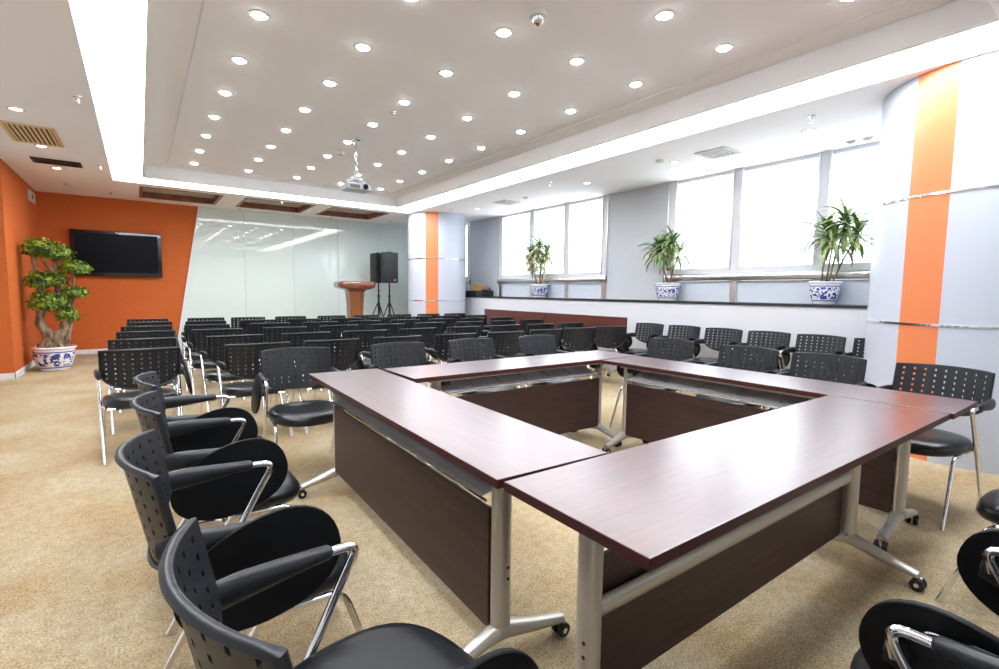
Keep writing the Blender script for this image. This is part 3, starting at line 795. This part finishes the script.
# podium
e = empty('podium', (3.93, 11.0, 0)); tag(e, 'brown wooden podium with a wide moulded top before the glass wall', 'podium')
bm = NB()
def ringbox(bm, prof, mi=0):
    rows = []
    for (hx, hy, z) in prof:
        c = min(.05, hx*.2); pts = [(-hx+c, -hy), (hx-c, -hy), (hx, -hy+c), (hx, hy-c), (hx-c, hy), (-hx+c, hy), (-hx, hy-c), (-hx, -hy+c)]
        rows.append([bm.verts.new((x, y, z)) for x, y in pts])
    grid_faces(bm, rows, mi, closed=True); bm.faces.new(rows[0][::-1]); bm.faces.new(rows[-1])
ringbox(bm, [(.135, .15, .08), (.14, .155, .5), (.15, .16, 1.0), (.165, .175, 1.22), (.175, .18, 1.30)]); obj('pedestal', bm, 'podium', e, A40)
bm = NB(); ringbox(bm, [(.26, .24, 0), (.26, .24, .05), (.19, .19, .09)]); obj('base', bm, 'podium', e, A40)
bm = NB(); ringbox(bm, [(.175, .18, 1.28), (.22, .21, 1.315), (.31, .25, 1.335), (.375, .28, 1.365), (.395, .29, 1.40), (.395, .29, 1.455), (.375, .28, 1.485), (.35, .26, 1.50), (.33, .24, 1.50)]); obj('top_moulding', bm, 'podium_top', e, A40)

# loudspeakers on tripods
def speaker_stand(x, y, h, label, rz):
    e = empty('speaker_stand', (x, y, 0), rz); tag(e, label, 'speaker stand', 'tripod stands by the far column')
    bm = NB(); tube(bm, [(0, 0, .12), (0, 0, 1.16)], .024, 12); tube(bm, [(0, 0, 1.16), (0, 0, h)], .018, 12); obj('pole', bm, 'black', e, A40)
    bm = NB(); lathe(bm, [(0, 1.14), (.028, 1.14), (.028, 1.20), (0, 1.20)], 14); tube(bm, [(.025, 0, 1.17), (.06, 0, 1.17)], .008, 8); obj('upper_collar', bm, 'black', e, A40)
    bm = NB(); lathe(bm, [(0, .93), (.035, .93), (.035, 1.01), (0, 1.01)], 14); obj('leg_collar', bm, 'black', e, A40)
    bm = NB(); tube(bm, [(.015, 0, 1.30), (.045, 0, 1.30)], .01, 8); obj('height_knob', bm, 'black', e, A40)
    for k in range(3):
        a = 2*PI*k/3+.5; c, s = math.cos(a), math.sin(a)
        bm = NB(); tube(bm, [(c*.03, s*.03, .98), (c*.44, s*.44, .02)], .013, 8); tube(bm, [(c*.02, s*.02, .35), (c*.275, s*.275, .41)], .007, 6)
        l = obj('leg', bm, 'black', e, A40)
        bm = NB(); tube(bm, [(c*.425, s*.425, .05), (c*.452, s*.452, .0)], .017, 8); obj('rubber_foot', bm, 'rubber', l, A40)
def loudspeaker(x, y, z, rz, label):
    e = empty('loudspeaker', (x, y, z), rz); tag(e, label, 'loudspeaker', 'loudspeakers by the far column')
    bm = NB(); poly = [(-.19, -.17), (.19, -.17), (.20, -.10), (.12, .17), (-.12, .17), (-.20, -.10)]
    prism(bm, poly, 0, .72); bmesh.ops.bevel(bm, geom=bm.edges[:], offset=.012, segments=2, affect='EDGES'); obj('cabinet', bm, 'speaker', e, A40)
    bm = NB(); box(bm, -.165, .165, -.186, -.168, .04, .68, .008); gq = obj('grille', bm, 'grille', e, A40)
    bm = NB(); box(bm, .09, .14, -.189, -.1855, .06, .075); obj('badge', bm, 'steel', gq)
    bm = NB(); tube(bm, fillet([(-.06, 0, .715), (-.06, 0, .74), (.06, 0, .74), (.06, 0, .715)], .02), .009, 8); obj('handle', bm, 'black', e, A40)
speaker_stand(4.80, 11.75, 1.50, 'black tripod stand under the left loudspeaker, beside the podium', 0)
speaker_stand(4.89, 11.30, 1.50, 'black tripod stand under the right loudspeaker, beside the far column', .6)
loudspeaker(4.80, 11.75, 1.49, math.radians(20), 'black loudspeaker on a tripod, the left and farther of the pair by the glass wall')
loudspeaker(4.89, 11.30, 1.49, math.radians(-18), 'black loudspeaker on a tripod, the right and nearer one, beside the far column')

# ------------------------------------------------------------------ plants
def pot(root, r, h, mt, seg=40):
    bm = NB(); k = r
    prof = [(0, 0), (k*.66, 0), (k*.70, h*.03), (k*.72, h*.10), (k*.84, h*.32), (k*.93, h*.58), (k*.95, h*.80), (k*.93, h*.90), (k*1.02, h*.93), (k*1.04, h*.97), (k*1.0, h), (k*.92, h), (k*.88, h*.93), (k*.86, h*.85)]
    lathe(bm, prof, seg); p = obj('pot', bm, mt, root, A40)
    bm = NB(); lathe(bm, [(0, h*.90), (k*.87, h*.88)], 24); obj('soil', bm, 'soil', root)
    return p
def leaf_strip(bm, base, d, L, wd, droop, n=7, mi=0, twist=0.):
    """arching strap leaf"""
    d = Vector(d).normalized(); p = Vector(base); el = math.asin(max(-1, min(1, d.z))); az = math.atan2(d.y, d.x)
    L_, R_ = [], []; q = p.copy()
    for i in range(n+1):
        t = i/n; a = el-droop*t**1.2
        dirv = Vector((math.cos(a)*math.cos(az), math.cos(a)*math.sin(az), math.sin(a)))
        if i: q = q+dirv*(L/n)
        side = Vector((-math.sin(az), math.cos(az), 0)); nrm = dirv.cross(side)
        w = wd*(math.sin(PI*min(1, .08+.92*t)**.8)**.7 if t < 1 else 0.02)
        s2 = side*math.cos(twist*t)+nrm*math.sin(twist*t)
        L_.append(bm.verts.new(q-s2*w/2-nrm*w*.10)); R_.append((bm.verts.new(q), bm.verts.new(q+s2*w/2-nrm*w*.10)))
    for i in range(n):
        for a, b, c, d_ in ((L_[i], R_[i][0], R_[i+1][0], L_[i+1]), (R_[i][0], R_[i][1], R_[i+1][1], R_[i+1][0])):
            f = bm.faces.new((a, b, c, d_)); f.material_index = mi; f.smooth = True
def potted_dracaena(x, y, z, stems, label, seed, pr=.185, pale=0.):
    rd = random.Random(seed)
    e = empty('potted_plant', (x, y, z)); tag(e, label, 'potted plant', None)
    pot(e, pr, .27, 'porc_small')
    bm = NB(); lathe(bm, [(0, 0), (pr*.85, 0), (pr*.92, .012), (0, .014)], 28); 
    bm.free()
    for (sx, sy, h, tx, ty, n, L) in stems:
        bm = NB(); path = bez([(sx, sy, .22), ((sx+tx)/2*.9, (sy+ty)/2*.9, .22+(h-.22)*.5), (tx, ty, h)], 5)
        tube(bm, path, [.013-.005*i/(len(path)-1) for i in range(len(path))], 8); obj('stem', bm, 'bark', e, PI)
        bm = NB()
        for k in range(n):
            t = k/n; az = k*2.39996+rd.uniform(-.2, .2); el = math.radians(78-95*t+rd.uniform(-12, 12))
            hz = h+.05-.12*t
            cx = tx*(1-.1*t); cy = ty*(1-.1*t)
            leaf_strip(bm, (cx, cy, hz), (math.cos(el)*math.cos(az), math.cos(el)*math.sin(az), math.sin(el)), L*rd.uniform(.65, 1.0), rd.uniform(.036, .054), rd.uniform(.8, 2.0), mi=1 if (t > .45 and rd.random() < pale) else 0, twist=rd.uniform(-.5, .5))
        obj('foliage', bm, ['leaf', 'leafpale'], e)
    return e
potted_dracaena(6.68, 7.84, ZS, [(-.03, .06, .88, -.04, .22, 60, .42), (.0, -.05, 1.0, -.02, .0, 64, .42), (.03, -.02, .88, -.02, -.26, 50, .36), (0, .03, .66, -.06, .20, 40, .34), (0, 0, .68, -.04, -.1, 40, .34)],
                'farthest potted plant on the black sill, with pale drooping leaves', 3, .20, .6)
potted_dracaena(6.68, 4.76, ZS, [(-.02, .05, .80, -.05, .15, 42, .44), (.0, -.05, .88, -.03, -.08, 46, .40), (.02, 0, .72, -.04, .16, 22, .38), (.02, 0, .72, .0, -.18, 22, .38)],
                'middle potted plant of the three on the black sill, before the grey panel', 5, .195, .1)
potted_dracaena(6.68, 2.56, ZS, [(-.02, .04, .84, -.10, -.03, 44, .44), (.0, -.03, .93, -.06, -.20, 48, .42), (.02, -.06, .80, -.03, -.32, 36, .36), (.02, 0, .74, -.10, -.10, 24, .42)],
                'largest-looking potted plant on the black sill, beside the near round column', 11, .17, .03)
# bonsai
bx, by = -1.13, 10.42
e = empty('potted_bonsai', (bx, by, 0)); tag(e, 'tall bonsai with rounded leaf clumps in a large blue and white pot', 'potted tree')
pot(e, .27, .37, 'porc_big', 48)
def limb(pts, rs, nm='branch'):
    bm = NB(); P = bez([(p[0]-bx, p[1]-by, p[2]) for p in pts], 5); n = len(P); rr = []
    for i in range(n):
        t = i/(n-1)*(len(rs)-1); k = min(int(t), len(rs)-2); rr.append(rs[k]*(1-(t-k))+rs[k+1]*(t-k))
    rr = [r*(1+.12*math.sin(i*2.1+len(pts))) for i, r in enumerate(rr)]
    tube(bm, P, rr, 10); return bm
bm = limb([(-1.25, by, .33), (-1.17, by, .50), (-1.27, by-.02, .75), (-1.23, by, 1.1), (-1.26, by, 1.35), (-1.30, by, 1.78)], [.10, .085, .06, .045, .04, .03])
obj('trunk', bm, 'bark', e, PI)
bm = limb([(-1.10, by-.03, .33), (-1.07, by-.03, .50), (-.98, by, .72), (-1.03, by, 1.0), (-1.04, by, 1.35), (-1.06, by, 1.75)], [.11, .08, .055, .045, .035, .03])
obj('trunk', bm, 'bark', e, PI)
bm = limb([(-.98, by-.05, .33), (-.96, by-.02, .50), (-.90, by, .80), (-.87, by, 1.15), (-.84, by, 1.50)], [.055, .038, .026, .02, .014])
obj('branch', bm, 'bark', e, PI)
bm = limb([(-1.04, by, 1.45), (-1.12, by, 1.58), (-1.2, by, 1.72)], [.03, .025, .02]); obj('branch', bm, 'bark', e, PI)
bm = NB()
for a in range(7):
    q = a*PI*2/7; tube(bm, bez([(-.06, 0, .50), (.10*math.cos(q)-.02, .08*math.sin(q), .42), (.20*math.cos(q)+.0, .18*math.sin(q), .33)], 4), [.05]*9 if False else [.06-.004*i for i in range(9)], 8)
obj('root_base', bm, 'bark', e, PI)
rd = random.Random(5)
for (cx, cy, cz, rx, ry, rz_, n) in [(-1.22, by, 1.88, .22, .22, .15, 520), (-1.02, by, 1.83, .20, .20, .14, 380), (-1.24, by, 1.39, .19, .20, .15, 360), (-1.05, by, 1.42, .15, .16, .14, 220),
                                     (-1.20, by, 1.06, .21, .22, .17, 420), (-1.02, by, 1.08, .15, .16, .16, 240), (-.82, by, 1.60, .20, .18, .11, 330), (-.84, by, 1.21, .18, .17, .10, 280), (-.95, by, .86, .15, .15, .14, 240)]:
    bm = NB()
    # twiggy core so the clump is not hollow
    for k in range(8):
        a = k*2.4; tube(bm, [(cx-bx, cy-by, cz-rz_*.6), (cx-bx+rx*.7*math.cos(a), cy-by+ry*.7*math.sin(a), cz+rz_*.3*math.sin(k))], .006, 5, mi=1)
    for k in range(int(n*2.6)):
        u = rd.uniform(-1, 1); a = rd.uniform(0, 2*PI); s = math.sqrt(1-u*u); rr = rd.uniform(.45, 1.05); rzz = rz_*1.08
        d = Vector((s*math.cos(a), s*math.sin(a), u)); lump = 1+.10*math.sin(5*a)+.08*math.sin(9*u)
        p = Vector((cx-bx+d.x*rx*rr*lump, cy-by+d.y*ry*rr*lump, cz+d.z*rzz*rr*lump*(1 if d.z > 0 else .75)))
        nrm = (d+Vector((rd.uniform(-.7, .7), rd.uniform(-.7, .7), rd.uniform(0, .9)))).normalized()
        t1 = nrm.orthogonal().normalized(); t1 = (Matrix.Rotation(rd.uniform(0, 6.28), 3, nrm) @ t1); t2 = nrm.cross(t1)
        L = rd.uniform(.038, .058); w = L*.56
        vs = [bm.verts.new(p+t1*L*.5*c1+t2*w*.5*c2+nrm*.004*c3) for c1, c2, c3 in ((-1, 0, 0), (-.3, -1, 1), (.4, -.85, 1), (1, 0, 0), (.4, .85, 1), (-.3, 1, 1))]
        bm.faces.new(vs)
    obj('foliage', bm, ['bonsai', 'bark'], e)
# things at the far end of the sill
bm = NB(); box(bm, -.20, .16, -.45, .55, 0, .13, .006); tag(obj('granite_block', bm, 'granite', None, A40, (6.68, 10.15, ZS)), 'low black stone block on the far end of the sill', 'stone block')
e = empty('cardboard_box', (6.62, 9.98, ZS+.13), .2); tag(e, 'small tan cardboard box on the black stone block by the far column', 'box')
bm = NB(); box(bm, -.08, .08, -.13, .13, 0, .15, .002); obj('carton', bm, 'card', e)
bm = NB(); box(bm, -.081, .081, -.02, .02, .1495, .1515); obj('tape', bm, 'cream', e)
bm = NB(); rows = []
for k, (r, z) in enumerate(((.09, 0), (.11, .03), (.10, .08), (.06, .12), (.03, .13))):
    rows.append([bm.verts.new((r*math.cos(a*PI/8)*(1+.15*math.sin(a*1.7+k)), r*math.sin(a*PI/8)*(1+.12*math.cos(a*2.3)), z)) for a in range(16)])
grid_faces(bm, rows, closed=True); bm.faces.new(rows[0][::-1]); bm.faces.new(rows[-1])
tag(obj('cloth_bag', bm, 'greybag', None, PI, (6.62, 9.70, ZS+.13)), 'crumpled grey bag beside the cardboard box at the far end of the sill', 'bag')
